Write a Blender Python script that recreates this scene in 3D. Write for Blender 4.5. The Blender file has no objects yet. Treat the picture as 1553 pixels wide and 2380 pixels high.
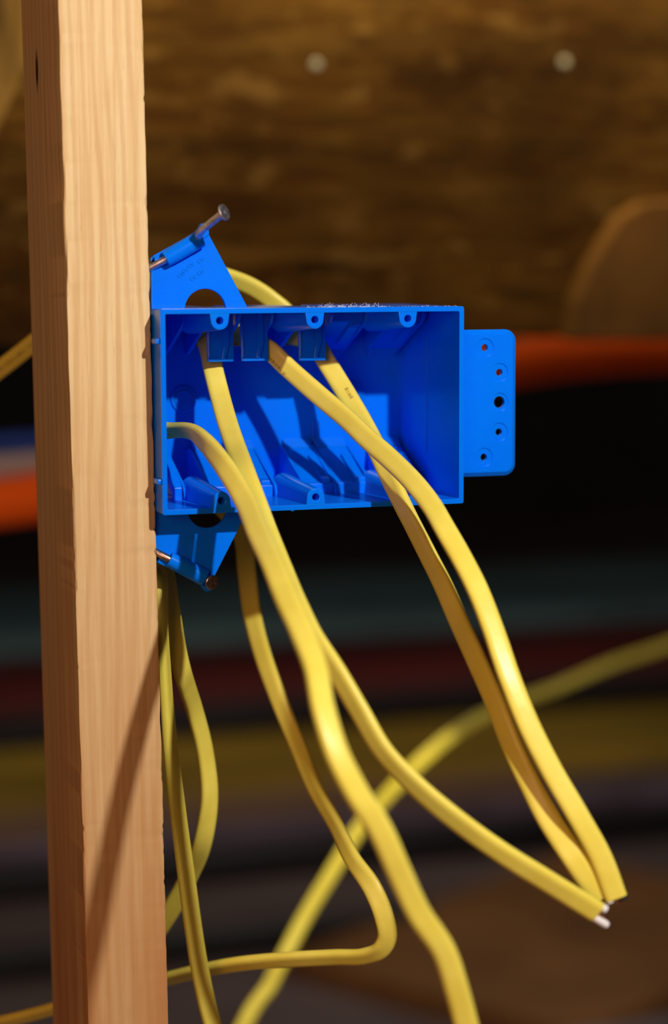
import bpy, bmesh, math, random
from mathutils import Vector, Matrix, noise
random.seed(7)
MM = 0.001
SC = bpy.context.scene
COL = SC.collection

# ------------------------------------------------------------------ camera, world, lights, exposure
CAM = Vector((-227.27, -927.04, 107.58))          # millimetres, box front-left-bottom corner is the origin
YAW, PITCH, ROLL, FPX = 0.3204, -0.1113, -0.0038, 5000.0
FWD = Vector((math.sin(YAW)*math.cos(PITCH), math.cos(YAW)*math.cos(PITCH), math.sin(PITCH)))
R0 = Vector((math.cos(YAW), -math.sin(YAW), 0))
U0 = R0.cross(FWD)
RGT = R0*math.cos(ROLL) + U0*math.sin(ROLL)
UP = -R0*math.sin(ROLL) + U0*math.cos(ROLL)

def at(px, py, Y):
    """world point (mm) seen at a photo pixel on the plane y = Y"""
    d = FWD + RGT*((px-776.5)/FPX) - UP*((py-1190)/FPX)
    return CAM + d*((Y-CAM.y)/d.y)

def at_z(px, py, Z):
    d = FWD + RGT*((px-776.5)/FPX) - UP*((py-1190)/FPX)
    return CAM + d*((Z-CAM.z)/d.z)

cd = bpy.data.cameras.new('camera')
cam = bpy.data.objects.new('camera', cd)
COL.objects.link(cam)
M3 = Matrix((RGT, UP, -FWD)).transposed()
cam.matrix_world = Matrix.Translation(CAM*MM) @ M3.to_4x4()
cd.sensor_fit = 'HORIZONTAL'
cd.sensor_width = 24.0
cd.lens = FPX/1553*24.0
cd.clip_start = 0.02
cd.clip_end = 50
cd.dof.use_dof = True
cd.dof.focus_distance = (Vector((80, 8, 50))-CAM).dot(FWD)*MM
cd.dof.aperture_fstop = 4.2
SC.camera = cam

w = bpy.data.worlds.new('world')
SC.world = w
w.use_nodes = True
w.node_tree.nodes['Background'].inputs[0].default_value = (1.0, 0.62, 0.42, 1)
w.node_tree.nodes['Background'].inputs[1].default_value = 0.035

def lamp(name, kind, loc, power, col, size=0.1, target=None, spot=None):
    l = bpy.data.lights.new(name, kind)
    l.energy = power
    l.color = col
    if kind == 'AREA':
        l.shape = 'DISK'; l.size = size
    else:
        l.shadow_soft_size = size
    if spot:
        l.spot_size = math.radians(spot[0]); l.spot_blend = spot[1]
    o = bpy.data.objects.new(name, l)
    COL.objects.link(o)
    o.location = Vector(loc)*MM
    if target is not None:
        o.rotation_euler = (Vector(target)-Vector(loc)).to_track_quat('-Z', 'Y').to_euler()
    return o

lamp('work_light', 'POINT', (205, -780, 505), 37, (1.0, 0.93, 0.85), 0.012)
lamp('room_fill_light', 'AREA', (-1100, -1650, 350), 13.5, (1.0, 0.50, 0.27), 0.9, target=(60, 30, 0))
tl = lamp('wall_fill_strip', 'AREA', (400, 690, 560), 25, (1.0, 0.86, 0.36), 1.5, target=(400, 790, 500))  # unseen strip lamp, added so the board wall fades from top to bottom
tl.data.shape = 'RECTANGLE'; tl.data.size = 1.7; tl.data.size_y = .05

lamp('conduit_fill_light', 'POINT', (1000, 960, 950), 13, (1.0, 0.84, 0.66), 0.04)  # unseen lamp behind the board wall, added to brighten the orange conduit
lamp('background_fill_light', 'POINT', (1500, 3200, 1150), 26, (1.0, 0.86, 0.74), 0.05)  # unseen lamp, added to lift the dim boards and pipes far back

SC.view_settings.view_transform = 'Standard'
SC.view_settings.look = 'None'
SC.view_settings.exposure = 0.0
SC.view_settings.gamma = 1.0
SC.view_settings.use_curve_mapping = False

# ------------------------------------------------------------------ helpers
def tag(o, label=None, cat=None, group=None, kind=None):
    if label: o['label'] = label
    if cat: o['category'] = cat
    if group: o['group'] = group
    if kind: o['kind'] = kind
    return o

def empty(name, loc=(0, 0, 0)):
    o = bpy.data.objects.new(name, None)
    o.empty_display_size = 0.01
    o.location = Vector(loc)*MM
    COL.objects.link(o)
    return o

def link(name, bm, mat, parent=None, smooth=False, bevel=0, seg=2, angle=35):
    """bmesh in mm, world aligned -> object; a child keeps world coordinates"""
    bmesh.ops.recalc_face_normals(bm, faces=bm.faces)
    for v in bm.verts: v.co *= MM
    me = bpy.data.meshes.new(name)
    bm.to_mesh(me); bm.free()
    if smooth:
        for p in me.polygons: p.use_smooth = True
    o = bpy.data.objects.new(name, me)
    me.materials.append(mat)
    COL.objects.link(o)
    if parent is not None:
        o.parent = parent
        o.matrix_parent_inverse = Matrix.Translation(-parent.location)
    if bevel:
        b = o.modifiers.new('bevel', 'BEVEL')
        b.width = bevel*MM; b.segments = seg; b.limit_method = 'ANGLE'
        b.angle_limit = math.radians(angle)
        b.harden_normals = False
    return o

def smooth_angle(o, deg=35):
    for p in o.data.polygons: p.use_smooth = True
    bm = bmesh.new(); bm.from_mesh(o.data)
    a = math.radians(deg)
    for e in bm.edges:
        if len(e.link_faces) == 2 and e.calc_face_angle(0) > a: e.smooth = False
    bm.to_mesh(o.data); bm.free()

def add_box(bm, lo, hi, mat=None):
    r = bmesh.ops.create_cube(bm, size=1)
    lo, hi = Vector(lo), Vector(hi)
    for v in r['verts']:
        v.co = Vector(((v.co.x+.5)*(hi.x-lo.x)+lo.x, (v.co.y+.5)*(hi.y-lo.y)+lo.y, (v.co.z+.5)*(hi.z-lo.z)+lo.z))
        if mat: v.co = mat @ v.co
    return r['verts']

def prism(bm, loops, d0, d1, axis='y'):
    """loops: outer polygon then holes, as 2D points; extruded d0..d1 along axis"""
    def P(a, b, d):
        return {'y': (a, d, b), 'x': (d, a, b), 'z': (a, b, d)}[axis]
    edges = []
    vs_all = []
    for lp in loops:
        vs = [bm.verts.new(P(a, b, d0)) for a, b in lp]
        vs_all += vs
        edges += [bm.edges.new((vs[i], vs[(i+1) % len(vs)])) for i in range(len(vs))]
    g = bmesh.ops.triangle_fill(bm, edges=edges, use_beauty=True)
    faces = [f for f in g['geom'] if isinstance(f, bmesh.types.BMFace)]
    e = bmesh.ops.extrude_face_region(bm, geom=faces)
    dv = Vector(P(0, 0, d1)) - Vector(P(0, 0, d0))
    nv = [v for v in e['geom'] if isinstance(v, bmesh.types.BMVert)]
    for v in nv: v.co += dv
    return vs_all + nv

def circle(cx, cz, r, n=40, a0=0, a1=2*math.pi):
    full = abs(a1-a0-2*math.pi) < 1e-6
    m = n if full else n-1
    return [(cx+r*math.cos(a0+(a1-a0)*i/m), cz+r*math.sin(a0+(a1-a0)*i/m)) for i in range(n)]

def rrect(x0, z0, x1, z1, r, n=8):
    rr = r if isinstance(r, (list, tuple)) else [r]*4      # BL, BR, TR, TL
    out = []
    for (cx, cz, a, q) in ((x0, z0, math.pi, rr[0]), (x1, z0, 1.5*math.pi, rr[1]), (x1, z1, 0, rr[2]), (x0, z1, .5*math.pi, rr[3])):
        sx = 1 if cx == x0 else -1
        sz = 1 if cz == z0 else -1
        if q <= 0:
            out.append((cx, cz)); continue
        for i in range(n+1):
            t = a + i/n*math.pi/2
            out.append((cx+sx*q+q*math.cos(t), cz+sz*q+q*math.sin(t)))
    return out

def add_cyl(bm, p0, p1, r0, r1=None, n=32, caps=True):
    p0, p1 = Vector(p0), Vector(p1)
    r1 = r0 if r1 is None else r1
    q = (p1-p0).to_track_quat('Z', 'Y').to_matrix().to_4x4()
    m = Matrix.Translation((p0+p1)/2) @ q
    return bmesh.ops.create_cone(bm, cap_ends=caps, segments=n, radius1=r0, radius2=r1, depth=(p1-p0).length, matrix=m)['verts']

def boolean(o, cutters, op='DIFFERENCE'):
    """apply exact booleans and bake the result"""
    for c in cutters:
        m = o.modifiers.new('cut', 'BOOLEAN')
        m.object = c; m.operation = op; m.solver = 'EXACT'
    bpy.context.view_layer.update()
    dg = bpy.context.evaluated_depsgraph_get()
    me = bpy.data.meshes.new_from_object(o.evaluated_get(dg))
    o.modifiers.clear()
    old = o.data
    o.data = me
    me.name = old.name
    for c in cutters: bpy.data.objects.remove(c)

def tube(bm, pts, radii, n=16, caps=True):
    """round tube through points"""
    rings = []
    prev = None
    for i, p in enumerate(pts):
        t = (pts[min(i+1, len(pts)-1)]-pts[max(i-1, 0)]).normalized()
        if prev is None:
            s = t.orthogonal().normalized()
        else:
            s = (prev - t*prev.dot(t)).normalized()
        prev = s
        b = t.cross(s)
        r = radii[i] if isinstance(radii, (list, tuple)) else radii
        rings.append([bm.verts.new(p+(s*math.cos(a)+b*math.sin(a))*r) for a in [2*math.pi*k/n for k in range(n)]])
    for a, b in zip(rings, rings[1:]):
        for k in range(n):
            bm.faces.new((a[k], a[(k+1) % n], b[(k+1) % n], b[k]))
    if caps:
        bm.faces.new(rings[0][::-1]); bm.faces.new(rings[-1])

def spline(ctrl, step):
    """centripetal-ish Catmull-Rom over (Vector, scalar...) rows, sampled every `step` mm"""
    P = [c[0] for c in ctrl]
    S = [c[1:] for c in ctrl]
    out = []
    n = len(P)
    for i in range(n-1):
        p0 = P[i-1] if i > 0 else P[0]*2-P[1]
        p1, p2 = P[i], P[i+1]
        p3 = P[i+2] if i+2 < n else P[-1]*2-P[-2]
        d1 = max((p2-p1).length, 1e-6); d0 = max((p1-p0).length, 1e-6); d2 = max((p3-p2).length, 1e-6)
        m1 = ((p1-p0)/d0*d1 + (p2-p1)/d1*d0)/(d0+d1)*d1
        m2 = ((p2-p1)/d1*d2 + (p3-p2)/d2*d1)/(d1+d2)*d1
        k = max(2, int(d1/step))
        for j in range(k):
            t = j/k
            h00 = 2*t**3-3*t**2+1; h10 = t**3-2*t**2+t; h01 = -2*t**3+3*t**2; h11 = t**3-t**2
            u = t*t*(3-2*t)
            out.append((p1*h00+m1*h10+p2*h01+m2*h11,)+tuple(a*(1-u)+b*u for a, b in zip(S[i], S[i+1])))
    out.append((P[-1],)+tuple(S[-1]))
    return out

# ------------------------------------------------------------------ materials
def new_mat(name, base=(.5, .5, .5), rough=.5, metal=0, spec=.5, **kw):
    m = bpy.data.materials.new(name)
    m.use_nodes = True
    b = m.node_tree.nodes['Principled BSDF']
    b.inputs['Base Color'].default_value = (*base, 1)
    b.inputs['Roughness'].default_value = rough
    b.inputs['Metallic'].default_value = metal
    b.inputs['Specular IOR Level'].default_value = spec
    for k, v in kw.items():
        b.inputs[k].default_value = v
    return m, m.node_tree, b

def nd(t, kind, **props):
    n = t.nodes.new(kind)
    for k, v in props.items(): setattr(n, k, v)
    return n

def coords(t, scale, rot=(0, 0, 0), loc=(0, 0, 0)):
    tc = nd(t, 'ShaderNodeTexCoord')
    mp = nd(t, 'ShaderNodeMapping')
    mp.inputs['Scale'].default_value = scale
    mp.inputs['Rotation'].default_value = rot
    mp.inputs['Location'].default_value = loc
    t.links.new(tc.outputs['Object'], mp.inputs['Vector'])
    return mp.outputs['Vector']

def nz(t, vec, scale=1, detail=3, rough=.55, dist=0):
    n = nd(t, 'ShaderNodeTexNoise')
    n.inputs['Scale'].default_value = scale
    n.inputs['Detail'].default_value = detail
    n.inputs['Roughness'].default_value = rough
    n.inputs['Distortion'].default_value = dist
    t.links.new(vec, n.inputs['Vector'])
    return n.outputs['Fac']

def ramp(t, fac, stops):
    r = nd(t, 'ShaderNodeValToRGB')
    el = r.color_ramp.elements
    el[0].position, el[0].color = stops[0][0], (*stops[0][1], 1)
    el[1].position, el[1].color = stops[-1][0], (*stops[-1][1], 1)
    for p, c in stops[1:-1]:
        e = el.new(p); e.color = (*c, 1)
    t.links.new(fac, r.inputs['Fac'])
    return r.outputs['Color']

def mix(t, fac, a, b, mode='MIX'):
    n = nd(t, 'ShaderNodeMix', data_type='RGBA', blend_type=mode)
    for s, v in ((0, fac), (6, a), (7, b)):
        if hasattr(v, 'links') or hasattr(v, 'is_output'):
            t.links.new(v, n.inputs[s])
        elif s == 0: n.inputs[0].default_value = v
        else: n.inputs[s].default_value = (*v, 1)
    return n.outputs[2]

def bump(t, b, h, strength, dist):
    n = nd(t, 'ShaderNodeBump')
    n.inputs['Strength'].default_value = strength
    n.inputs['Distance'].default_value = dist
    t.links.new(h, n.inputs['Height'])
    t.links.new(n.outputs['Normal'], b.inputs['Normal'])

def mat_blue():
    m, t, b = new_mat('blue_plastic', (0.0, .155, .93), .22, spec=.22)
    c = coords(t, (1, 1, 1))
    n1 = nz(t, c, 25, 3)
    col = ramp(t, n1, [(.3, (0.0, .165, .97)), (.7, (0.0, .19, 1.0))])
    t.links.new(col, b.inputs['Base Color'])
    n2 = nz(t, c, 900, 2)
    bump(t, b, n2, .12, .0002)
    b.inputs['Subsurface Weight'].default_value = .5
    b.inputs['Subsurface Radius'].default_value = (.05, .45, 1.0)
    b.inputs['Subsurface Scale'].default_value = .0022
    return m

def mat_yellow():
    m, t, b = new_mat('yellow_cable_jacket', (.82, .62, .07), .36, spec=.4)
    c = coords(t, (1, 1, 1))
    n1 = nz(t, c, 60, 4)
    col = ramp(t, n1, [(.3, (.73, .61, .08)), (.7, (.80, .69, .115))])
    # scuffs and dirt with a shape of their own
    n2 = nz(t, coords(t, (160, 160, 45)), 1, 5, .7)
    sc = ramp(t, n2, [(.70, (0, 0, 0)), (.78, (1, 1, 1))])
    col = mix(t, nd_mul(t, sc, .25), col, (.55, .47, .30))
    t.links.new(col, b.inputs['Base Color'])
    bump(t, b, nz(t, c, 140, 3), .18, .0006)
    return m

def nd_mul(t, a, k):
    n = nd(t, 'ShaderNodeMath', operation='MULTIPLY')
    t.links.new(a, n.inputs[0]); n.inputs[1].default_value = k
    return n.outputs[0]

def mat_stud():
    m, t, b = new_mat('pine_stud', (.7, .42, .2), .62, spec=.25)
    warp = nz(t, coords(t, (18, 18, 4)), 1, 2)
    tc = nd(t, 'ShaderNodeTexCoord')
    # grain rings: distorted coordinate across the board
    sep = nd(t, 'ShaderNodeSeparateXYZ'); t.links.new(tc.outputs['Object'], sep.inputs[0])
    a1 = nd(t, 'ShaderNodeMath', operation='MULTIPLY_ADD')
    t.links.new(warp, a1.inputs[0]); a1.inputs[1].default_value = .022
    t.links.new(sep.outputs['X'], a1.inputs[2])
    a2 = nd(t, 'ShaderNodeMath', operation='MULTIPLY_ADD')
    t.links.new(sep.outputs['Y'], a2.inputs[0]); a2.inputs[1].default_value = .6
    t.links.new(a1.outputs[0], a2.inputs[2])
    a3 = nd_mul(t, a2.outputs[0], 1050)
    sn = nd(t, 'ShaderNodeMath', operation='SINE'); t.links.new(a3, sn.inputs[0])
    s01 = nd(t, 'ShaderNodeMath', operation='MULTIPLY_ADD'); t.links.new(sn.outputs[0], s01.inputs[0])
    s01.inputs[1].default_value = .5; s01.inputs[2].default_value = .5
    streak = nz(t, coords(t, (420, 420, 7)), 1, 4, .6)
    fine = nz(t, coords(t, (1500, 1500, 60)), 1, 3, .6)
    base = ramp(t, streak, [(.28, (.70, .43, .19)), (.5, (.80, .57, .29)), (.75, (.86, .66, .38))])
    ringf = ramp(t, s01.outputs[0], [(.45, (0, 0, 0)), (.95, (1, 1, 1))])
    base = mix(t, nd_mul(t, ringf, .45), base, (.62, .37, .15))
    finef = ramp(t, fine, [(.60, (0, 0, 0)), (.72, (1, 1, 1))])
    base = mix(t, nd_mul(t, finef, .30), base, (.40, .19, .09))
    # base colour turns redder and darker towards the foot of the board
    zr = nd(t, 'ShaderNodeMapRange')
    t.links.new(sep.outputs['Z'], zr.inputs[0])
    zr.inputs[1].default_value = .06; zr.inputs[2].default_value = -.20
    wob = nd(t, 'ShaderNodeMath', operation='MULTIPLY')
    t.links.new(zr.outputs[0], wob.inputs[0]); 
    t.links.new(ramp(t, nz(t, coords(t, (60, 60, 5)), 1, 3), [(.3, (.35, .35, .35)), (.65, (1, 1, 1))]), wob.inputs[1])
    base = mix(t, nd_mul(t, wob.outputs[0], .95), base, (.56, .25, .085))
    # patches of stain
    st = ramp(t, nz(t, coords(t, (70, 70, 16), loc=(3, 1, 2)), 1, 4, .6), [(.6, (0, 0, 0)), (.8, (1, 1, 1))])
    base = mix(t, nd_mul(t, st, .35), base, (.52, .24, .09))
    # one dark knot in the left face
    kp = at(74, 163, 70)*MM
    dist = nd(t, 'ShaderNodeVectorMath', operation='MULTIPLY')
    sub = nd(t, 'ShaderNodeVectorMath', operation='SUBTRACT')
    t.links.new(tc.outputs['Object'], sub.inputs[0]); sub.inputs[1].default_value = (-.0405, kp.y, kp.z)
    t.links.new(sub.outputs[0], dist.inputs[0]); dist.inputs[1].default_value = (60, 190, 75)
    ln = nd(t, 'ShaderNodeVectorMath', operation='LENGTH'); t.links.new(dist.outputs[0], ln.inputs[0])
    kf = ramp(t, ln.outputs['Value'], [(.35, (1, 1, 1)), (.85, (0, 0, 0))])
    base = mix(t, kf, base, (.05, .02, .01))
    base = mix(t, 1.0, base, (.82, .85, .86), 'MULTIPLY')
    t.links.new(base, b.inputs['Base Color'])
    bump(t, b, streak, .35, .0006)
    return m

def mat_osb():
    m, t, b = new_mat('osb_board', (.4, .25, .1), .8, spec=.04)
    warp = nz(t, coords(t, (9, 9, 22)), 1, 2)
    cv = coords(t, (10, 10, 46), rot=(0, .05, 0))
    v = nd(t, 'ShaderNodeTexVoronoi'); v.inputs['Scale'].default_value = 1; v.inputs['Randomness'].default_value = 1
    ad = nd(t, 'ShaderNodeVectorMath', operation='ADD')
    t.links.new(cv, ad.inputs[0]); 
    wv = nd(t, 'ShaderNodeTexNoise'); wv.inputs['Scale'].default_value = 1.0; wv.inputs['Detail'].default_value = 3
    t.links.new(coords(t, (30, 30, 60)), wv.inputs['Vector'])
    sc = nd(t, 'ShaderNodeVectorMath', operation='SCALE'); t.links.new(wv.outputs['Color'], sc.inputs[0]); sc.inputs[3].default_value = 2.0
    t.links.new(sc.outputs[0], ad.inputs[1])
    t.links.new(ad.outputs[0], v.inputs['Vector'])
    sp = nd(t, 'ShaderNodeSeparateColor'); t.links.new(v.outputs['Color'], sp.inputs[0])
    c1 = ramp(t, sp.outputs[0], [(0, (.20, .085, .018)), (.25, (.33, .19, .045)), (.5, (.36, .165, .045)), (.75, (.46, .27, .075)), (1, (.62, .42, .19))])
    n2 = nz(t, coords(t, (10, 10, 70)), 1, 5, .65, .6)
    c2 = ramp(t, n2, [(.34, (.10, .04, .008)), (.5, (.34, .18, .045)), (.64, (.66, .42, .15))])
    col = mix(t, .55, c1, c2)
    chips = ramp(t, nz(t, coords(t, (22, 22, 48), loc=(7, 2, 1)), 1, 2, .5), [(.62, (0, 0, 0)), (.70, (1, 1, 1))])
    col = mix(t, nd_mul(t, chips, .6), col, (.95, .66, .34))
    dark = ramp(t, nz(t, coords(t, (9, 9, 40), loc=(1, 5, 8)), 1, 3, .6), [(.30, (1, 1, 1)), (.40, (0, 0, 0))])
    col = mix(t, nd_mul(t, dark, .8), col, (.07, .03, .008))
    n3 = nz(t, coords(t, (4, 4, 6), loc=(2, 0, 5)), 1, 2)
    d = ramp(t, n3, [(.38, (.55, .5, .45)), (.6, (1, 1, 1))])
    col = mix(t, 1.0, col, d, 'MULTIPLY')
    col = mix(t, 1.0, col, (.105, .078, .046), 'MULTIPLY')
    t.links.new(col, b.inputs['Base Color'])
    bump(t, b, n2, .5, .002)
    return m

def mat_plain(name, c, rough=.6, var=.25, scale=(8, 8, 8), **kw):
    m, t, b = new_mat(name, c, rough, **kw)
    n = nz(t, coords(t, scale), 1, 4)
    lo = tuple(x*(1-var) for x in c); hi = tuple(min(1, x*(1+var)) for x in c)
    t.links.new(ramp(t, n, [(.3, lo), (.7, hi)]), b.inputs['Base Color'])
    return m

BLUE = mat_blue()
YEL = mat_yellow()
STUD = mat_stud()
OSB = mat_osb()
STEEL = mat_plain('nail_steel', (.50, .49, .58), .42, .3, (500, 500, 500), metal=1.0)
RUSTY = mat_plain('dull_nail_steel', (.42, .30, .25), .35, .3, (300, 300, 300), metal=1.0)
NAILD = mat_plain('dull_zinc', (.16, .14, .13), .6, .3, (300, 300, 300))
WHITE = mat_plain('white_insulation', (.8, .8, .82), .35, .05)
BLACK = mat_plain('black_insulation', (.02, .02, .022), .35, .2)
COPPER = mat_plain('bare_copper', (.75, .36, .2), .3, .1, metal=1.0)
PAPER = mat_plain('paper_filler', (.45, .30, .22), .9, .3)
INK = mat_plain('black_ink', (.05, .04, .02), .6, .1)
INKLIGHT = mat_plain('worn_ink', (.30, .22, .05), .6, .1)
LINT = mat_plain('pale_lint', (.6, .65, .8), .8, .1)

# ------------------------------------------------------------------ the setting
FLOORZ = -1150.0
CEILZ = 1250.0
def struct(name, bm, mat, **kw):
    o = link(name, bm, mat, **kw); o['kind'] = 'structure'; return o

bm = bmesh.new(); add_box(bm, (-4000, -2500, FLOORZ-60), (6500, 9500, FLOORZ))
struct('floor', bm, mat_plain('concrete_floor', (.17, .13, .13), .7, .35, (1.2, 3, 3)))
bm = bmesh.new(); add_box(bm, (-4000, 9400, FLOORZ), (6500, 9500, CEILZ))
struct('wall_back', bm, mat_plain('dark_block_wall', (.05, .05, .055), .8, .3, (2, 2, 2)))
bm = bmesh.new(); add_box(bm, (-4000, 90, CEILZ), (6500, 9500, CEILZ+40))
struct('ceiling', bm, OSB)
OSBY = 800.0
zb = at(800, 790, OSBY).z
bm = bmesh.new(); add_box(bm, (-1500, OSBY, zb), (1900, OSBY+12, CEILZ))
struct('wall_upper', bm, OSB)

# stud (a framing member that carries the box)
def build_stud():
    bm = bmesh.new()
    x0, x1, y0, y1 = -37.8, -0.1, 12.7, 101.6
    c = 1.1
    prof = [(x0+c, y0), ((x0+x1)/2, y0), (x1-c, y0), (x1-.3, y0+.3), (x1, y0+c), (x1, y1-c), (x1-c, y1), (x0+c, y1), (x0, y1-c),
            (x0, (y0+y1)/2), (x0, y0+c), (x0+.3, y0+.3)]
    zs = [FLOORZ, -700] + [-420+i*2.0 for i in range(431)] + [700, CEILZ]
    rings = []
    for z in zs:
        ring = []
        for k, (x, y) in enumerate(prof):
            j = 0
            if k in (2, 3, 4):   # right front arris, torn fibres
                j = noise.noise(Vector((z*.09, k*.3, 1)))*.5 + max(0, noise.noise(Vector((z*.35, k*.2, 9)))-.25)*1.6
                x2, y2 = x - max(-.3, j), y + max(-.2, j*.5)
            elif k in (0, 10, 11):
                j = noise.noise(Vector((z*.05, k*.3, 4)))*.45 + max(0, noise.noise(Vector((z*.2, k*.2, 19)))-.35)*1.6
                x2, y2 = x + j, y + max(-.2, j*.5)
            else:
                x2, y2 = x, y
            ring.append(bm.verts.new((x2 - .0087*z, y2 + .0179*z, z)))
        rings.append(ring)
    n = len(prof)
    for a, b in zip(rings, rings[1:]):
        for k in range(n):
            bm.faces.new((a[k], a[(k+1) % n], b[(k+1) % n], b[k]))
    bm.faces.new(rings[0][::-1]); bm.faces.new(rings[-1])
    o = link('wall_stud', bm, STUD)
    smooth_angle(o, 25)
    tag(o, 'upright pale pine wall stud carrying the blue electrical box', 'stud')
build_stud()

# diagonal lumber brace, top left behind the stud
def lumber(name, p0, p1, wdt, thk, mat, label, cat='board', group=None, bev=1.5, upv=Vector((0, 0, 1)), facedir=None):
    p0, p1 = Vector(p0), Vector(p1)
    d = (p1-p0); L = d.length; d.normalize()
    f = facedir or Vector((0, -1, 0))
    s = d.cross(f).normalized()
    f = s.cross(d).normalized()
    m = Matrix((d, f, s)).transposed().to_4x4(); m.translation = (p0+p1)/2
    bm = bmesh.new(); add_box(bm, (-L/2, -thk/2, -wdt/2), (L/2, thk/2, wdt/2), m)
    o = link(name, bm, mat, bevel=bev)
    # origin stays at world zero
    tag(o, label, cat, group)
    return o

GOLD = mat_plain('aged_lumber', (.26, .15, .03), .7, .6, (50, 50, 10), spec=.05)
lumber('diagonal_brace', at(-170, 440, 600), at(85, -110, 600), 50, 36, GOLD,
       'golden diagonal lumber brace at the top left corner behind the stud', 'brace')

# ------------------------------------------------------------------ the electrical box
W, H, D = 144.0, 91.5, 80.0
T = 2.3
box = empty('electrical_box', (72, 40, 0))
tag(box, 'blue plastic three-gang electrical box nailed to the right side of the pine stud', 'electrical box')

def solid(bm):
    o = link('cutter', bm, BLUE)
    return o

bm = bmesh.new(); prism(bm, [rrect(0, 0, W, H, 1.1, 4)], 0, D+1.8)
shell = link('shell', bm, BLUE, box)
cuts = []
bm = bmesh.new(); prism(bm, [rrect(T, T, W-T, H-T, .6, 3)], -5, D)
cuts.append(solid(bm))
# stud-side strip: outer wall steps in behind the front rim
OPEN_TOP = [(33.5, 46.0), (48.5, 61.5), (78.0, 91.0)]
OPEN_BOT = [(3.2, 18.5)]
for a, b in OPEN_TOP:
    bm = bmesh.new(); add_box(bm, (a, 50, 72), (b, D+10, H+6)); cuts.append(solid(bm))
for a, b in OPEN_BOT:
    bm = bmesh.new(); add_box(bm, (a, 50, -6), (b, D+10, 19.5)); cuts.append(solid(bm))
boolean(shell, cuts)
b_ = shell.modifiers.new('bevel', 'BEVEL'); b_.width = .42*MM; b_.segments = 3; b_.limit_method = 'ANGLE'; b_.angle_limit = math.radians(40)

def child(name, bm, bevel=.3, smooth=None, parent=None, mat=None):
    o = link(name, bm, mat or BLUE, parent or box, bevel=bevel)
    if parent is not None and parent is not box:
        # grandchild keeps world coordinates too
        o.matrix_parent_inverse = (Matrix.Translation(box.location)).inverted()
    if smooth: smooth_angle(o, smooth)
    return o

def fixparent(o, parent):
    o.parent = parent
    o.matrix_parent_inverse = Matrix.Identity(4)

# screw bosses: D shaped columns running back along the top and bottom walls
def boss(x, top):
    s = 1 if top else -1
    zc = 86.0 if top else 5.5
    zw = H-1.2 if top else 1.2
    bm = bmesh.new()
    r = 4.1
    arc = circle(x, zc, r, 25, math.pi if top else 0, 2*math.pi if top else math.pi)
    out = ([(x-r-.6, zw)] + arc + [(x+r+.6, zw)]) if top else ([(x+r+.6, zw)] + arc + [(x-r-.6, zw)])
    vs = prism(bm, [out, circle(x, zc, 1.65, 24)], .05, 48)
    for v in vs:      # the column grows wider towards the back
        if v.co.y > 40 and math.hypot(v.co.x-x, v.co.z-zc) > 2.5:
            v.co.x = x-.8+(v.co.x-x)*1.45
            v.co.z = zw+(v.co.z-zw)*1.35
    o = child('screw_boss', bm, .35)
    smooth_angle(o, 40)
for x in (27.2, 71.7, 116.4):
    boss(x, True); boss(x, False)

# clamp ribs: tapering gussets between floor/top wall and back wall
def rib(x, top, hb=20, thick=1.7):
    f = (lambda z: H-z) if top else (lambda z: z)
    pf = [(80.3, 1.5), (38, 1.5), (38, 4.5), (41, 8), (73.5, hb+2), (76, hb+3), (80.3, hb+3)]
    bm = bmesh.new(); prism(bm, [[(y, f(z)) for y, z in pf]], x-thick/2, x+thick/2, 'x')
    child('clamp_rib', bm, .35)
RIBS_T = [21.3, 32.3, 47.2, 63.3, 76.8, 92.4, 110.2, 123.4, 139.0]
RIBS_B = [20.6, 32.6, 64.8, 79.2, 94.6, 112.6, 125.0]
for x in RIBS_T: rib(x, True)
for x in RIBS_B: rib(x, False)

# clamp flaps
def flap_closed(x0, x1, top, split=True):
    f = (lambda z: H-z) if top else (lambda z: z)
    bm = bmesh.new()
    # slanted plate
    pf = [(75.5, 20.5), (44.5, 5.6), (43.0, 5.6), (43.0, 2.0), (41.2, 2.0), (41.2, 7.4), (44.0, 8.0), (74.5, 22.5)]
    prism(bm, [[(y, f(z)) for y, z in pf]], x0, x1, 'x')
    # raised tongue with a slanting shoulder
    xm = x0+(x1-x0)*.62
    q = [(66, 18.0), (43.2, 7.0), (42.0, 7.0), (42.0, 9.6), (46, 10.4), (64, 19.5)]
    prism(bm, [[(y, f(z)) for y, z in q]], xm, x1-1.0, 'x')
    # three fine steps at the hinge
    for k in range(4):
        y = 73.5+k*1.55; z = 21.4+k*.95
        a, b = sorted((f(z), f(z+1.7)))
        add_box(bm, (x0-.2, y, a), (x1+.2, 80.4, b))
    child('cable_clamp', bm, .22)

def flap_open(x0, x1, zbot, tilt):
    """flap pushed in by a cable: hangs from the top wall, facing the mouth of the box"""
    bm = bmesh.new()
    m = Matrix.Translation((0, 44, H-2.5)) @ Matrix.Rotation(tilt, 4, 'X')
    L = H-2.5-zbot
    add_box(bm, (x0, 0, -L), (x1, 1.7, 1.5), m)
    xm = x0+(x1-x0)*.60
    # raised shoulder, wide at the top and running to a slant near the foot
    vs = prism(bm, [[(x1-2.4, 1), (xm, 1), (xm, -L*.70), (xm-1.2, -L*.95), (xm+.6, -L*.95), (x1-2.4, -L*.62)]], -1.5, .3, 'y')
    for v in vs: v.co = m @ v.co
    vs = add_box(bm, (x0+.5, -.7, -L), (x1-.5, .2, -L+1.2), m)
    vs = add_box(bm, (x0+.3, -.5, -L+2), (x0+1.3, .2, 0), m)
    child('cable_clamp', bm, .25)

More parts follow.
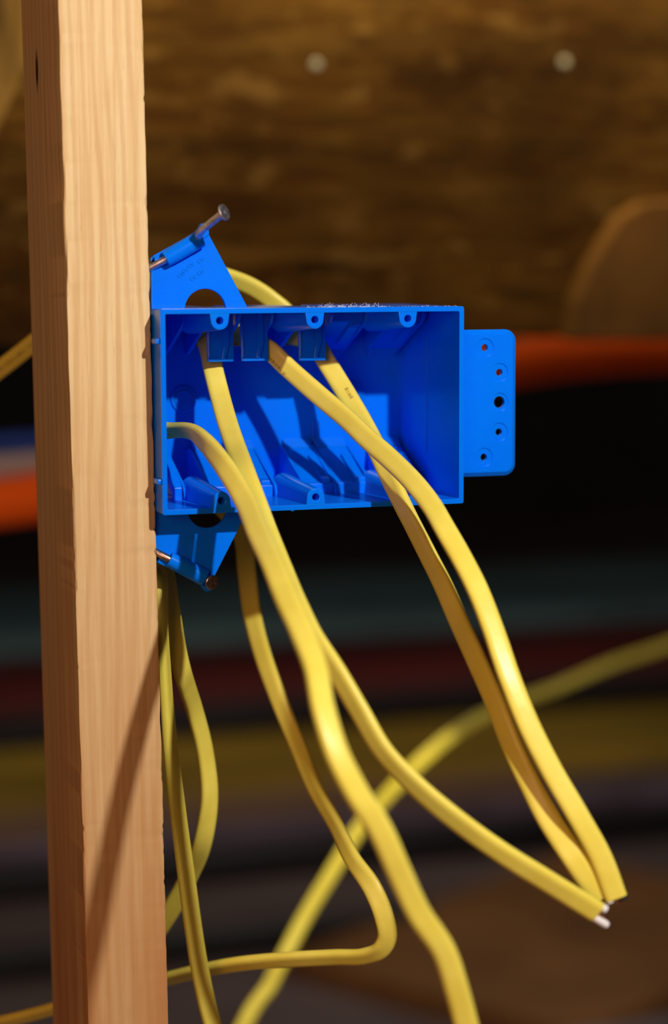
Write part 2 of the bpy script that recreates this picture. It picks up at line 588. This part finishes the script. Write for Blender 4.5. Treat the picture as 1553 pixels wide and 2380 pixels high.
flap_open(33.0, 45.6, 66.0, -.05)
flap_open(49.2, 62.2, 66.0, -.09)
flap_open(77.6, 90.8, 65.8, -.05)
flap_closed(93.6, 109.2, True)
flap_closed(124.4, 138.2, True)
flap_closed(34.0, 47.5, False)
flap_closed(50.0, 63.6, False)
flap_closed(80.4, 93.6, False)
flap_closed(96.0, 111.2, False)
flap_closed(126.2, 139.4, False)
# narrow flap at the lower left standing up against the cable
bm = bmesh.new()
pf = [(70, 24), (44, 6), (41, 6), (41, 1.8), (39.5, 1.8), (39.5, 8), (67, 26)]
prism(bm, [pf], 14.6, 19.0, 'x')
child('cable_clamp', bm, .25)

# round bosses and mould marks on the back wall
for cx, cz in ((30.6, 46.8), (116.5, 47.5)):
    bm = bmesh.new()
    add_cyl(bm, (cx, D+.4, cz), (cx, D-1.3, cz), 6.8, 6.2, 48)
    add_cyl(bm, (cx, D-1.0, cz), (cx, D-1.9, cz), 5.4, 4.2, 48)
    o = child('round_pad', bm, .3); smooth_angle(o, 30)
def ring_bm(bm, cx, cz, r, y0, y1, wd=.35, n=40):
    prism(bm, [circle(cx, cz, r, n), circle(cx, cz, r-wd, n)], y0, y1)
bm = bmesh.new()
p = at(905, 860, D)
ring_bm(bm, p.x, p.z, 3.6, D+.2, D-.22)
for dx in (-1.3, .2):
    add_box(bm, (p.x+dx, D-.22, p.z-1.6), (p.x+dx+.35, D+.1, p.z+1.4))
add_box(bm, (p.x-1.3, D-.22, p.z-1.7), (p.x+.5, D+.1, p.z-1.35))
add_box(bm, (p.x+1.0, D-.22, p.z-1.7), (p.x+2.4, D+.1, p.z-1.35))
add_box(bm, (p.x+1.0, D-.22, p.z-1.7), (p.x+1.35, D+.1, p.z+1.4))
for k in range(7):
    add_box(bm, (p.x-3+k*1.0, D-.2, p.z-6.2), (p.x-2.5+k*1.0, D+.1, p.z-5.2))
for k in range(2):
    add_box(bm, (p.x-1.6+k*1.4, D-.25, p.z+9), (p.x-1.2+k*1.4, D+.1, p.z+12.5))
child('moulded_mark', bm, 0)
# two short upright ribs and the long mould line in the right wall
bm = bmesh.new()
bm.free()
for px in (727, 741):
    p = at(px, 1000, D)
    bm = bmesh.new(); add_box(bm, (p.x-.35, D-1.1, p.z-4.6), (p.x+.35, D+.3, p.z+4.6)); child('stiffening_rib', bm, .15)
bm = bmesh.new(); add_box(bm, (46.4, D-1.2, 44+14), (47.4, D+.3, 44+27)); child('stiffening_rib', bm, .15)
bm = bmesh.new(); add_box(bm, (W-T-.35, 41.8, 20), (W-T+.4, 42.6, 76)); child('moulding_line', bm, .1)

# spacer tabs on the stud side
for z in (77.2, 14.8):
    bm = bmesh.new()
    add_box(bm, (-2.0, 1.2, z-1.3), (.6, 9, z+1.3))
    child('spacer_tab', bm, .7)
# small burrs under the front edge
bm = bmesh.new()
p = at(680, 1190, 0)
add_box(bm, (p.x-.6, .2, -.5), (p.x+.9, 1.6, .3))
child('moulding_burr', bm, .2)

# right mounting flange
def side_flange():
    bm = bmesh.new()
    lo = [rrect(142.6, 11.0, 175.6, 80.2, [.01, 5.6, 5.6, .01], 8)]
    def inset(q):
        return rrect(142.6, 11.0+q, 175.6-q, 80.2-q, [.01, max(.5, 5.6-q), max(.5, 5.6-q), .01], 8)
    layers = [(14.8, 0), (13.6, 0), (12.0, 2.0)]
    rings = [[bm.verts.new((x, y, z)) for x, z in inset(q)] for y, q in layers]
    n = len(rings[0])
    for a, b in zip(rings, rings[1:]):
        for k in range(n):
            bm.faces.new((a[k], a[(k+1) % n], b[(k+1) % n], b[k]))
    bm.faces.new(rings[0][::-1]); bm.faces.new(rings[-1])
    o = link('side_flange', bm, BLUE, box)
    cuts = []
    for px, py, r in ((1127, 808, 1.65), (1161, 865.5, 1.65), (1161, 934.5, 2.75), (1160, 1004, 1.65), (1125, 1062.5, 1.65)):
        p = at(px, py, 12.3)
        b1 = bmesh.new(); add_cyl(b1, (p.x, 5, p.z), (p.x, 30, p.z), r, n=36); cuts.append(solid(b1))
        b2 = bmesh.new(); add_cyl(b2, (p.x, 12.45, p.z), (p.x, 9, p.z), 4.25, 4.9, n=48); cuts.append(solid(b2))
    boolean(o, cuts)
    m = o.modifiers.new('bevel', 'BEVEL'); m.width = .2*MM; m.segments = 2; m.limit_method = 'ANGLE'; m.angle_limit = math.radians(38)
side_flange()

# nail brackets above and below, nail sleeves along their slanted edge
def bracket(top):
    f = (lambda z: z) if top else (lambda z: H-z)
    def F(p): return Vector((p[0], p[1], f(p[2])))
    Y0, Y1 = 17.0, 19.4
    cx, r = 25.2, 9.6
    arc = [(cx+r*math.cos(a), H-1+ r*math.sin(a)) for a in [math.pi*(1-i/28) for i in range(29)]]
    poly = [(0.3, 90.2)] + [(0.3, 114.0), (25.0, 127.4), (27.6, 123.6), (31.0, 117.3), (45.8, 91.6), (45.8, 90.2)] 
    outer = [(.3, 90.2), (.3, 114.0), (25.0, 127.4), (27.6, 123.6), (45.8, 90.2)] + [(cx+r, 90.2)] + [(x, z) for x, z in arc[::-1]] + [(cx-r, 90.2)]
    bm = bmesh.new(); prism(bm, [[(x, f(z)) for x, z in outer]], Y0, Y1)
    br = link('nail_bracket', bm, BLUE, box, bevel=.3)
    # raised characters
    bm = bmesh.new()
    if top:
        for px, py in ((418, 640), (428, 630), (441, 617), (464, 606), (447, 647), (464, 634)):
            p = at(px, py, Y0)
            ring_bm(bm, p.x, p.z, 1.05, Y0+.2, Y0-.25, .4, 14)
            add_box(bm, (p.x+1.3, Y0-.25, p.z-.2), (p.x+1.65, Y0+.2, p.z+1.5))
    else:
        for k in range(3):
            add_box(bm, (14+k*2.2, Y0-.25, -14), (14.5+k*2.2, Y0+.2, -12))
    o = link('raised_character', bm, BLUE, box); fixparent(o, br)
    # sleeve: open tube hugging the nail
    a = F((6.2, 14.6, 113.2)); b = F((22.6, 13.6, 122.6))
    d = (b-a).normalized()
    bm = bmesh.new()
    n = 32
    up = Vector((0, -1, 0)); s = d.cross(up).normalized(); u = s.cross(d)
    ring = []
    for (r_, p_) in ((3.5, a), (3.8, a.lerp(b, .3)), (3.9, b), (2.15, b), (2.1, a)):
        ring.append([bm.verts.new(p_+(s*math.cos(t)+u*math.sin(t))*r_) for t in [2*math.pi*k/n for k in range(n)]])
    for i in range(len(ring)):
        A, B = ring[i], ring[(i+1) % len(ring)]
        for k in range(n):
            bm.faces.new((A[k], A[(k+1) % n], B[(k+1) % n], B[k]))
    # web joining sleeve to plate and the pointed ear at its end
    sl = link('nail_sleeve', bm, BLUE, box, bevel=.25); fixparent(sl, br); smooth_angle(sl, 40)
    bm = bmesh.new()
    e = [(20.6, 125.0), (23.6, 129.4), (26.2, 129.0), (27.0, 124.5), (23.0, 121.0)]
    prism(bm, [[(x, f(z)) for x, z in e]], 15.0, 19.2)
    prism(bm, [[(x, f(z)) for x, z in ((1.0, 114.8), (1.0, 110), (7.5, 113.5), (24, 121.5), (24, 127.0), (7, 118.0))]], 16.2, 18.5)
    o = link('sleeve_ear', bm, BLUE, box, bevel=.6); fixparent(o, br)
    return a, b
ta, tb = bracket(True)
ba, bb = bracket(False)

def nail(pts, head_dir, head_r, mat, label, tilt=0):
    """pts from tip side to head"""
    root = empty('nail', pts[-1])
    tag(root, label, 'nail', )
    sm = spline([(Vector(p),) for p in pts], 1.5)
    P = [s[0] for s in sm]
    n = len(P)
    rad = []
    L = 0
    for i in range(n):
        t = i/(n-1)
        rad.append(1.75 if t > .08 else .3+1.45*t/.08)
    bm = bmesh.new(); tube(bm, P, rad, 20)
    o = link('shank', bm, mat, None, smooth=False)
    smooth_angle(o, 40)
    o.parent = root; o.matrix_parent_inverse = Matrix.Translation(-root.location)
    hd = Vector(head_dir).normalized()
    p = P[-1]
    bm = bmesh.new()
    prof = [(-1.6, 1.75), (-.5, head_r*.8), (-.1, head_r*.97), (.5, head_r), (.9, head_r*.93), (1.0, head_r*.6), (.88, head_r*.3), (.9, .01)]
    q = hd.to_track_quat('Z', 'Y').to_matrix()
    rings = []
    for h, r in prof:
        rings.append([bm.verts.new(p+q @ Vector((r*math.cos(a), r*math.sin(a), h+(.12*math.sin(3*a+r) if h > .8 else 0)))) for a in [2*math.pi*k/32 for k in range(32)]])
    for A, B in zip(rings, rings[1:]):
        for k in range(32): bm.faces.new((A[k], A[(k+1) % 32], B[(k+1) % 32], B[k]))
    bm.faces.new(rings[0][::-1]); bm.faces.new(rings[-1])
    o = link('head', bm, mat); smooth_angle(o, 30)
    o.parent = root; o.matrix_parent_inverse = Matrix.Translation(-root.location)
    return root
dt = (tb-ta).normalized()
hp = at(519, 494, -12)
nail([ta-dt*45+Vector((0, 26, 0)), ta-dt*20+Vector((0, 10, 0)), ta, tb-dt*1, at(462, 547, 8), hp], Vector((.62, -.72, .30)), 3.7, STEEL,
     'long bright nail standing out of the upper bracket of the blue box, above it')
db = (bb-ba).normalized()
hb_ = at(492, 1353, 9)
nail([ba-db*45+Vector((0, 26, 0)), ba-db*20+Vector((0, 10, 0)), ba, bb, bb.lerp(hb_, .5), hb_], (hb_-bb).normalized()+Vector((0, -.25, 0)), 3.5, RUSTY,
     'dark brownish nail through the lower bracket of the blue box, below it')

# lint clinging to the top edge
bm = bmesh.new()
for k in range(170):
    x = random.uniform(76, 108)
    if random.random() < .35: x = random.uniform(70, 150)
    if x > 143: continue
    y = random.uniform(.5, 12); z = H+.05
    L = random.uniform(.8, 3.4) if 78 < x < 106 else random.uniform(.5, 1.3)
    a = random.uniform(0, 6.28); e = random.uniform(.05, .55)
    p = [Vector((x, y, z))]
    for j in range(5):
        a += random.uniform(-.6, .6); e += random.uniform(-.35, .3)
        p.append(p[-1]+Vector((math.cos(a)*math.cos(e), math.sin(a)*math.cos(e)*.5, max(-.1, math.sin(e))))*L/5)
        if p[-1].z < H+.03: p[-1].z = H+.03
    tube(bm, p, .06, 5)
o = link('lint', bm, LINT)
tag(o, 'thin pale fibres of lint clinging to the top edge of the blue box', 'lint', kind='stuff')

# ------------------------------------------------------------------ yellow cables
def cable(name, rows, label, wid=9.5, thk=4.6, ends=None, step=1.6, marks=None, mat=None, group=None):
    """rows: ('p', px, py, Y, twist) or ('w', x, y, z, twist); twist 0 = broad side to the lens"""
    ctrl = []
    for r in rows:
        p = at(r[1], r[2], r[3]) if r[0] == 'p' else Vector(r[1:4])
        ctrl.append((p, float(r[4]), float(r[5]) if len(r) > 5 else 1.0))
    S = spline(ctrl, step)
    P = [s[0] for s in S]
    root = empty(name, P[0])
    tag(root, label, 'cable', group or ('yellow cables wired through the blue box' if ends is not None or marks else None))
    n = len(P)
    K = 28
    prof = []
    for k in range(K):
        a = 2*math.pi*k/K
        ca, sa = math.cos(a), math.sin(a)
        ex = .62
        x = math.copysign(abs(ca)**ex, ca)*wid/2
        y = math.copysign(abs(sa)**.75, sa)*thk/2
        # soft valley between the conductors
        y *= 1 - .10*math.exp(-((x/(wid*.13))**2))
        prof.append((x, y))
    prev = None
    rings = []; frames = []
    for i in range(n):
        t = (P[min(i+1, n-1)]-P[max(i-1, 0)]).normalized()
        V = (P[i]-CAM).normalized()
        s = t.cross(V)
        s = s.normalized() if s.length > .05 else (prev or t.orthogonal())
        if prev is not None and s.dot(prev) < 0: s = -s
        prev = s
        b = s.cross(t).normalized()
        if b.dot(V) > 0: b = -b
        a = math.radians(S[i][1])
        wd = s*math.cos(a)+b*math.sin(a)
        td = t.cross(wd).normalized()
        if td.dot(b) < 0 and abs(math.cos(a)) > .05: td = -td
        frames.append([P[i], t, wd, td])
    # smooth the frames so the jacket turns without creases
    for _ in range(3):
        nf = [f[2].copy() for f in frames]
        for i in range(1, n-1):
            nf[i] = (frames[i-1][2]+frames[i][2]*2+frames[i+1][2])
        for i in range(n):
            t = frames[i][1]
            wd = nf[i]-t*nf[i].dot(t)
            frames[i][2] = wd.normalized(); frames[i][3] = (t.cross(wd).normalized() if t.cross(wd).dot(frames[i][3]) >= 0 else wd.cross(t).normalized())
    bm = bmesh.new()
    for i, (p, t, wd, td) in enumerate(frames):
        g = 1+.025*noise.noise(Vector((i*step*.04, len(label), 0)))
        k_ = S[i][2]
        rings.append([bm.verts.new(p+wd*x*g*k_+td*y*k_) for x, y in prof])
    for A, B in zip(rings, rings[1:]):
        for k in range(K): bm.faces.new((A[k], A[(k+1) % K], B[(k+1) % K], B[k]))
    bm.faces.new(rings[0][::-1]); bm.faces.new(rings[-1])
    o = link('jacket', bm, mat or YEL)
    smooth_angle(o, 60)
    o.parent = root; o.matrix_parent_inverse = Matrix.Translation(-root.location)
    # cut end: conductors standing out of the jacket
    if ends:
        p, t, wd, td = frames[-1]
        for (off, r, L, m, nm, lb) in ends:
            bm = bmesh.new()
            q = p+wd*off
            tube(bm, [q-t*3, q+t*L*.5, q+t*L*.9, q+t*L], [r, r, r, r*.8], 16)
            c = link(nm, bm, m); smooth_angle(c, 40)
            if lb: c['label'] = lb
            c.parent = root; c.matrix_parent_inverse = Matrix.Translation(-root.location)
    # small printed strokes
    if marks:
        for (px, py, length, side, mt) in marks:
            # nearest frame to that pixel
            def pix(v):
                d = v-CAM; z = d.dot(FWD)
                return 776.5+FPX*d.dot(RGT)/z, 1190-FPX*d.dot(UP)/z
            best = min(range(n), key=lambda i: (pix(P[i])[0]-px)**2+(pix(P[i])[1]-py)**2)
            bm = bmesh.new()
            rnd = random.Random(int(px))
            i = best; run = 0
            while run < length and i < n-3:
                p, t, wd, td = frames[i]
                for u in (0, .45, .9):
                    if rnd.random() < .75:
                        c = p + t*(u*1.2) + wd*(side*wid*.25+rnd.uniform(-.25, .25)) + td*(thk/2*.995)
                        hh = rnd.choice((.35, .8, .8))
                        m = Matrix((t, wd, td)).transposed().to_4x4(); m.translation = c
                        add_box(bm, (-.13, -hh, -.12), (.13, hh, .10), m)
                i += 1; run += step
            c = link('printed_legend', bm, mt)
            c.parent = root; c.matrix_parent_inverse = Matrix.Translation(-root.location)
    return root

# 1: arrives from behind the box (lower left), arches out of the lower left clamp and hangs in front
cable('yellow_cable', [
    ('p', 250, 2330, 128, 30), ('p', 330, 2215, 118, 20), ('p', 400, 2110, 98, 10), ('p', 440, 2035, 85, 8), ('p', 474, 1945, 68, 20), ('p', 487, 1850, 65, 38), ('p', 477, 1750, 66, 40),
    ('p', 452, 1650, 62, 38), ('p', 436, 1600, 53, 36), ('p', 424, 1560, 45, 34), ('p', 412, 1510, 43, 32), ('p', 402, 1450, 48, 30), ('p', 394, 1400, 55, 28), ('p', 386, 1345, 63, 25), ('w', 17, 78, -24, 20), ('w', 13, 91, -4, 10), ('w', 11, 92, 5, 5),
    ('w', 10.5, 84, 14, 0), ('w', 9.5, 66, 24, 0), ('w', 7.5, 50, 33, 20), ('p', 412, 1000, 34, 58), ('p', 440, 1003, 24, 52), ('p', 474, 1026, 7, 40), ('p', 506, 1063, -8, 25),
    ('p', 540, 1112, -24, 12), ('p', 570, 1165, -41, 5), ('p', 600, 1238, -70, 0), ('p', 634, 1312, -99, 0), ('p', 668, 1395, -124, 0), ('p', 702, 1470, -144, -8),
    ('p', 734, 1555, -163, -20), ('p', 752, 1650, -178, -28), ('p', 782, 1748, -187, -24), ('p', 828, 1840, -191, -20), ('p', 882, 1925, -191, -5),
    ('p', 925, 2020, -190, 0), ('p', 972, 2120, -188, -10), ('p', 1034, 2215, -186, -5), ('p', 1062, 2300, -185, 0), ('p', 1088, 2400, -184, 0), ('p', 1120, 2560, -184, 0)],
    'yellow cable arching from the lower left clamp and running off the bottom edge', ends=[])

# 2: rises along the stud, enters the top left clamp, crosses behind the first and ends at the right
cable('yellow_cable', [
    ('p', 560, 2540, 52, 35), ('p', 500, 2400, 48, 35), ('p', 466, 2260, 44, 35), ('p', 447, 2140, 40, 38), ('p', 431, 2020, 36, 42), ('p', 413, 1880, 32, 50), ('p', 398, 1750, 29, 60),
    ('p', 386, 1600, 27, 70), ('p', 377, 1450, 27, 75), ('p', 373, 1340, 36, 70), ('w', 4, 66, -30, 60), ('w', 5, 100, -19, 40), ('w', 20, 108, 14, 20), ('w', 36, 105, 66, 0), ('w', 38, 96, 79, 0),
    ('w', 37.5, 82, 82, 0), ('w', 37.5, 68, 79, 0), ('p', 487, 815, 57, 0), ('p', 496, 860, 50, -4), ('p', 508, 908, 44, -5), ('p', 525, 970, 30, -3), ('p', 546, 1035, 10, 0),
    ('p', 572, 1105, -17, 0), ('p', 598, 1175, -33, 0), ('p', 626, 1250, -46, 0), ('p', 660, 1335, -62, 0), ('p', 692, 1410, -80, 10), ('p', 730, 1485, -92, 25), ('p', 781, 1560, -102, 38),
    ('p', 832, 1646, -110, 40), ('p', 892, 1747, -118, 40), ('p', 962, 1822, -124, 38), ('p', 1066, 1910, -131, 34), ('p', 1160, 1978, -136, 30), ('p', 1272, 2048, -139, 28), ('p', 1388, 2120, -141, 20)],
    'yellow cable from the top left clamp, its cut end lowest at right',
    ends=[(2.9, 1.75, 2.5, WHITE, 'conductor', 'white insulated conductor'), (-2.6, 1.75, 7.5, WHITE, 'conductor', 'white insulated conductor'), (.2, .95, 4, COPPER, 'conductor', 'bare copper conductor')])

# 3: comes up from the left behind the stud, folds, climbs behind the box and leaves by the second clamp
cable('yellow_cable', [
    ('p', -80, 2395, 132, 62), ('p', 60, 2362, 130, 62), ('p', 230, 2315, 122, 62), ('p', 390, 2275, 92, 60), ('p', 470, 2256, 72, 58), ('p', 560, 2240, 54, 55), ('p', 680, 2230, 36, 52), ('p', 780, 2225, 24, 50),
    ('p', 850, 2222, 14, 48), ('p', 885, 2208, 8, 35), ('p', 900, 2180, 5, 15), ('p', 893, 2130, 4, 0), ('p', 868, 2068, 8, -15), ('p', 820, 1998, 22, -40), ('p', 785, 1925, 42, -50), ('p', 728, 1822, 70, -45),
    ('p', 697, 1744, 86, -35), ('p', 644, 1615, 100, -30), ('p', 614, 1532, 103, -25), ('p', 587, 1430, 102, -18), ('p', 574, 1330, 100, -10), ('p', 563, 1240, 98, 0), ('w', 49, 97, 0, 0), ('w', 52, 97, 40, 0), ('w', 55, 97, 66, 0),
    ('w', 55.2, 90, 79, 0), ('w', 55.5, 78, 82, 0), ('w', 58.0, 62, 75.5, 5), ('p', 632, 818, 46, 14), ('p', 664, 850, 42, 18), ('p', 706, 888, 36, 18), ('p', 752, 928, 28, 16), ('p', 802, 970, 17, 12),
    ('p', 852, 1018, 3, 8), ('p', 906, 1066, -13, 0), ('p', 962, 1122, -32, -4), ('p', 1004, 1176, -48, -8), ('p', 1036, 1232, -62, -12), ('p', 1072, 1295, -74, -16), ('p', 1110, 1370, -86, -20), ('p', 1146, 1462, -97, -20),
    ('p', 1184, 1574, -108, -18), ('p', 1228, 1683, -116, -14), ('p', 1282, 1790, -123, -12), ('p', 1346, 1900, -130, -10), ('p', 1398, 1995, -134, -6), ('p', 1432, 2086, -136, 0)],
    'yellow cable from the second top clamp hanging rightmost, with its folded tail below the box',
    ends=[(2.9, 1.75, 2.0, BLACK, 'conductor', 'black insulated conductor'), (-2.9, 1.75, 1.2, WHITE, 'conductor', 'white insulated conductor'), (.1, .95, 3, COPPER, 'conductor', 'bare copper conductor')],
    marks=[(628, 815, 12, -1, INKLIGHT)])

# 4: arrives from the far left behind the stud, arches over the box, enters the third clamp
cable('yellow_cable', [
    ('p', -130, 950, 215, 20), ('p', -40, 888, 205, 20), ('p', 30, 835, 195, 20), ('p', 100, 780, 180, 20), ('p', 220, 700, 158, 22), ('p', 350, 648, 136, 25), ('p', 450, 630, 120, 28), ('p', 530, 645, 110, 32), ('p', 585, 667, 105, 30),
    ('p', 630, 697, 101, 25), ('p', 668, 735, 98, 12), ('w', 82, 93, 78, 0), ('w', 84.5, 76, 77, 0), ('p', 738, 805, 58, -5), ('p', 757, 838, 52, -8), ('p', 783, 880, 46, -6), ('p', 816, 935, 36, -4), ('p', 848, 990, 26, 0),
    ('p', 882, 1056, 12, 15), ('p', 906, 1110, 2, 30), ('p', 932, 1165, -9, 38), ('p', 962, 1225, -23, 42), ('p', 996, 1292, -38, 42), ('p', 1030, 1360, -52, 38), ('p', 1064, 1438, -65, 35), ('p', 1106, 1530, -82, 32), ('p', 1150, 1629, -95, 30),
    ('p', 1193, 1738, -105, 25), ('p', 1232, 1820, -111, 12), ('p', 1276, 1902, -118, 0, 1.08), ('p', 1336, 1995, -128, 0, 1.12), ('p', 1396, 2088, -132, 0, 1.08)],
    'yellow cable arching over the box top, hanging just left of the rightmost cable',
    ends=[(2.9, 1.75, 1.5, BLACK, 'conductor', 'black insulated conductor'), (-2.9, 1.75, 1.2, WHITE, 'conductor', 'white insulated conductor'), (.1, .95, 2.5, COPPER, 'conductor', 'bare copper conductor')],
    marks=[(812, 905, 6, .5, INKLIGHT), (0, 860, 30, .3, INKLIGHT)])

# 5: the slack cable crossing the gap behind
cable('yellow_cable', [
    ('p', 1900, 1360, 1500, 0), ('p', 1700, 1440, 1400, 0), ('p', 1553, 1500, 1300, 0), ('p', 1420, 1545, 1200, 0), ('p', 1290, 1600, 1100, 5), ('p', 1180, 1640, 1000, 8), ('p', 1080, 1690, 910, 8), ('p', 990, 1760, 820, 5), ('p', 905, 1845, 730, 0),
    ('p', 830, 1935, 650, 0), ('p', 765, 2040, 590, 0), ('p', 705, 2140, 540, 0), ('p', 650, 2245, 500, 0), ('p', 618, 2305, 485, 0), ('p', 604, 2322, 480, 40), ('p', 588, 2345, 475, 0), ('p', 560, 2400, 460, 0), ('p', 500, 2530, 440, 0)],
    'blurred yellow cable slanting up to the right through the dark gap behind the box', wid=11.5, thk=7, step=4)

# ------------------------------------------------------------------ things far behind
def pipe(name, pts, r, mat, label, cat='pipe', n=24):
    S = spline([(Vector(p),) for p in pts], 25)
    bm = bmesh.new(); tube(bm, [s[0] for s in S], r, n)
    o = link(name, bm, mat); smooth_angle(o, 40)
    tag(o, label, cat)
    return o
ORANGE = mat_plain('orange_conduit', (.80, .10, .006), .8, .1, (3, 3, 3), spec=.08)
PY = 1250
pipe('flexible_conduit', [at(-500, 1200, PY), at(-150, 1182, PY), at(60, 1160, PY), at(350, 1090, PY), at(700, 985, PY), at(1000, 890, PY), at(1200, 843, PY), at(1400, 818, PY), at(1600, 808, PY), at(2000, 800, PY)],
     26, ORANGE, 'thick orange conduit sweeping behind the box from left to right')
pipe('water_pipe', [at(-500, 1062, PY+120), at(-100, 1040, PY+120), at(120, 1026, PY+120), at(300, 1000, PY+120), at(700, 900, PY+120)], 11,
     mat_plain('blue_pipe', (.03, .10, .55), .4, .1), 'blurred blue pipe left of the stud, above the orange conduit')
pipe('water_pipe', [at(-500, 1110, PY+100), at(-100, 1090, PY+100), at(120, 1076, PY+100), at(300, 1050, PY+100), at(700, 960, PY+100)], 13,
     mat_plain('white_pipe', (.62, .55, .62), .4, .1), 'blurred white pipe between the blue pipe and the orange conduit')

def floor_board(py, depth, h, mat, label, x0=-2600, x1=4200, name='floor_plank', cat='plank', px=850, yaw=0.0):
    p = at_z(px, py, FLOORZ)
    bm = bmesh.new()
    m = Matrix.Translation((p.x, p.y, 0)) @ Matrix.Rotation(yaw, 4, 'Z')
    add_box(bm, (x0, 0, FLOORZ), (x1, depth, FLOORZ+h), m)
    o = link(name, bm, mat, bevel=4)
    tag(o, label, cat)
    return o
floor_board(1478, 1100, 60, mat_plain('teal_board', (.26, .50, .58), .6, .4, (1, 2, 2)), 'blurred dull teal insulation board lying farthest back on the floor', name='insulation_board', cat='board')
floor_board(1600, 420, 60, mat_plain('dark_red_board', (.30, .06, .06), .6, .3, (1, 2, 2)), 'blurred dark red board lying on the floor in front of the teal board', name='lumber_board', cat='board', x1=1400)
floor_board(1840, 520, 50, mat_plain('olive_board', (.60, .40, .05), .6, .5, (.8, 3, 3)), 'blurred olive yellow board lying across the floor behind the cables', name='lumber_board', cat='board')
floor_board(1885, 110, 40, mat_plain('tan_board', (.38, .24, .15), .6, .4, (1, 3, 3)), 'blurred narrow tan board lying in front of the olive yellow board', name='lumber_board', cat='board', x1=500)
def floor_pipe(py, r, mat, label, px=850, xr=3000):
    p = at_z(px, py, FLOORZ)
    pipe('drain_pipe', [Vector((p.x-2500, p.y, FLOORZ+r)), Vector((p.x, p.y, FLOORZ+r)), Vector((p.x+xr, p.y, FLOORZ+r))], r, mat, label)
BLKP = mat_plain('black_pipe', (.012, .012, .016), .5, .3)
GRYP = mat_plain('dark_purple_grey_pipe', (.16, .12, .18), .5, .3)
floor_pipe(1690, 35, BLKP, 'blurred black pipe lying on the floor behind the olive yellow board')
floor_pipe(1945, 30, GRYP, 'blurred dark purple grey pipe lying in front of the tan board')
floor_pipe(2010, 34, BLKP, 'blurred black pipe lying on the floor in the middle of the lower gap')
floor_pipe(2185, 30, BLKP, 'blurred black pipe lying nearest on the floor, low in the picture', xr=120)
BRN = mat_plain('brown_offcut', (.30, .135, .035), .7, .3, (4, 4, 4))
p0 = at_z(1420, 2400, FLOORZ)
bm = bmesh.new()
m = Matrix.Translation((p0.x+60, p0.y, 0)) @ Matrix.Rotation(.55, 4, 'Z')
add_box(bm, (-180, 0, FLOORZ), (700, 640, FLOORZ+40), m)
o = link('board_offcut', bm, BRN, bevel=3)
tag(o, 'brown board offcut lying on the floor at the bottom right', 'board')
GREY = mat_plain('grey_rod', (.30, .28, .33), .4, .2)
pr = at_z(1560, 2362, FLOORZ+70)
pipe('grey_conduit', [Vector((pr.x-420, pr.y-40, FLOORZ+55)), Vector((pr.x, pr.y, FLOORZ+55)), Vector((pr.x+900, pr.y+80, FLOORZ+55))], 14, GREY,
     'grey rod lying over the brown offcut at the bottom right corner', 'rod')
# plywood gusset fixed over the board wall, right edge
bm = bmesh.new()
GY = 775
prism(bm, [[(p.x, p.z) for p in (at(px, py, GY) for px, py in ((1330, 790), (1340, 700), (1372, 625), (1410, 560), (1450, 500), (1500, 470), (1760, 440), (1760, 790)))]], GY, OSBY)
o = link('gusset_plate', bm, mat_plain('brown_gusset', (.062, .027, .008), .8, .4, (14, 14, 9), spec=.04), bevel=3)
tag(o, 'blurred brown rounded board over the dark board wall, right edge above the orange conduit', 'board')

# nail heads in the upper board
for px, py, lb in ((735, 150, 'small pale nail head in the dark board wall, top centre'),
                   (1312, 145, 'small nail head in the dark board wall, top right')):
    p = at(px, py, OSBY)
    bm = bmesh.new()
    add_cyl(bm, (p.x, OSBY-1.2, p.z), (p.x, OSBY+.4, p.z), 4.2, 4.2, 24)
    add_cyl(bm, (p.x, OSBY-1.8, p.z), (p.x, OSBY-1.0, p.z), 2.6, 4.0, 24)
    o = link('nail', bm, NAILD, bevel=.2)
    tag(o, lb, 'nail')
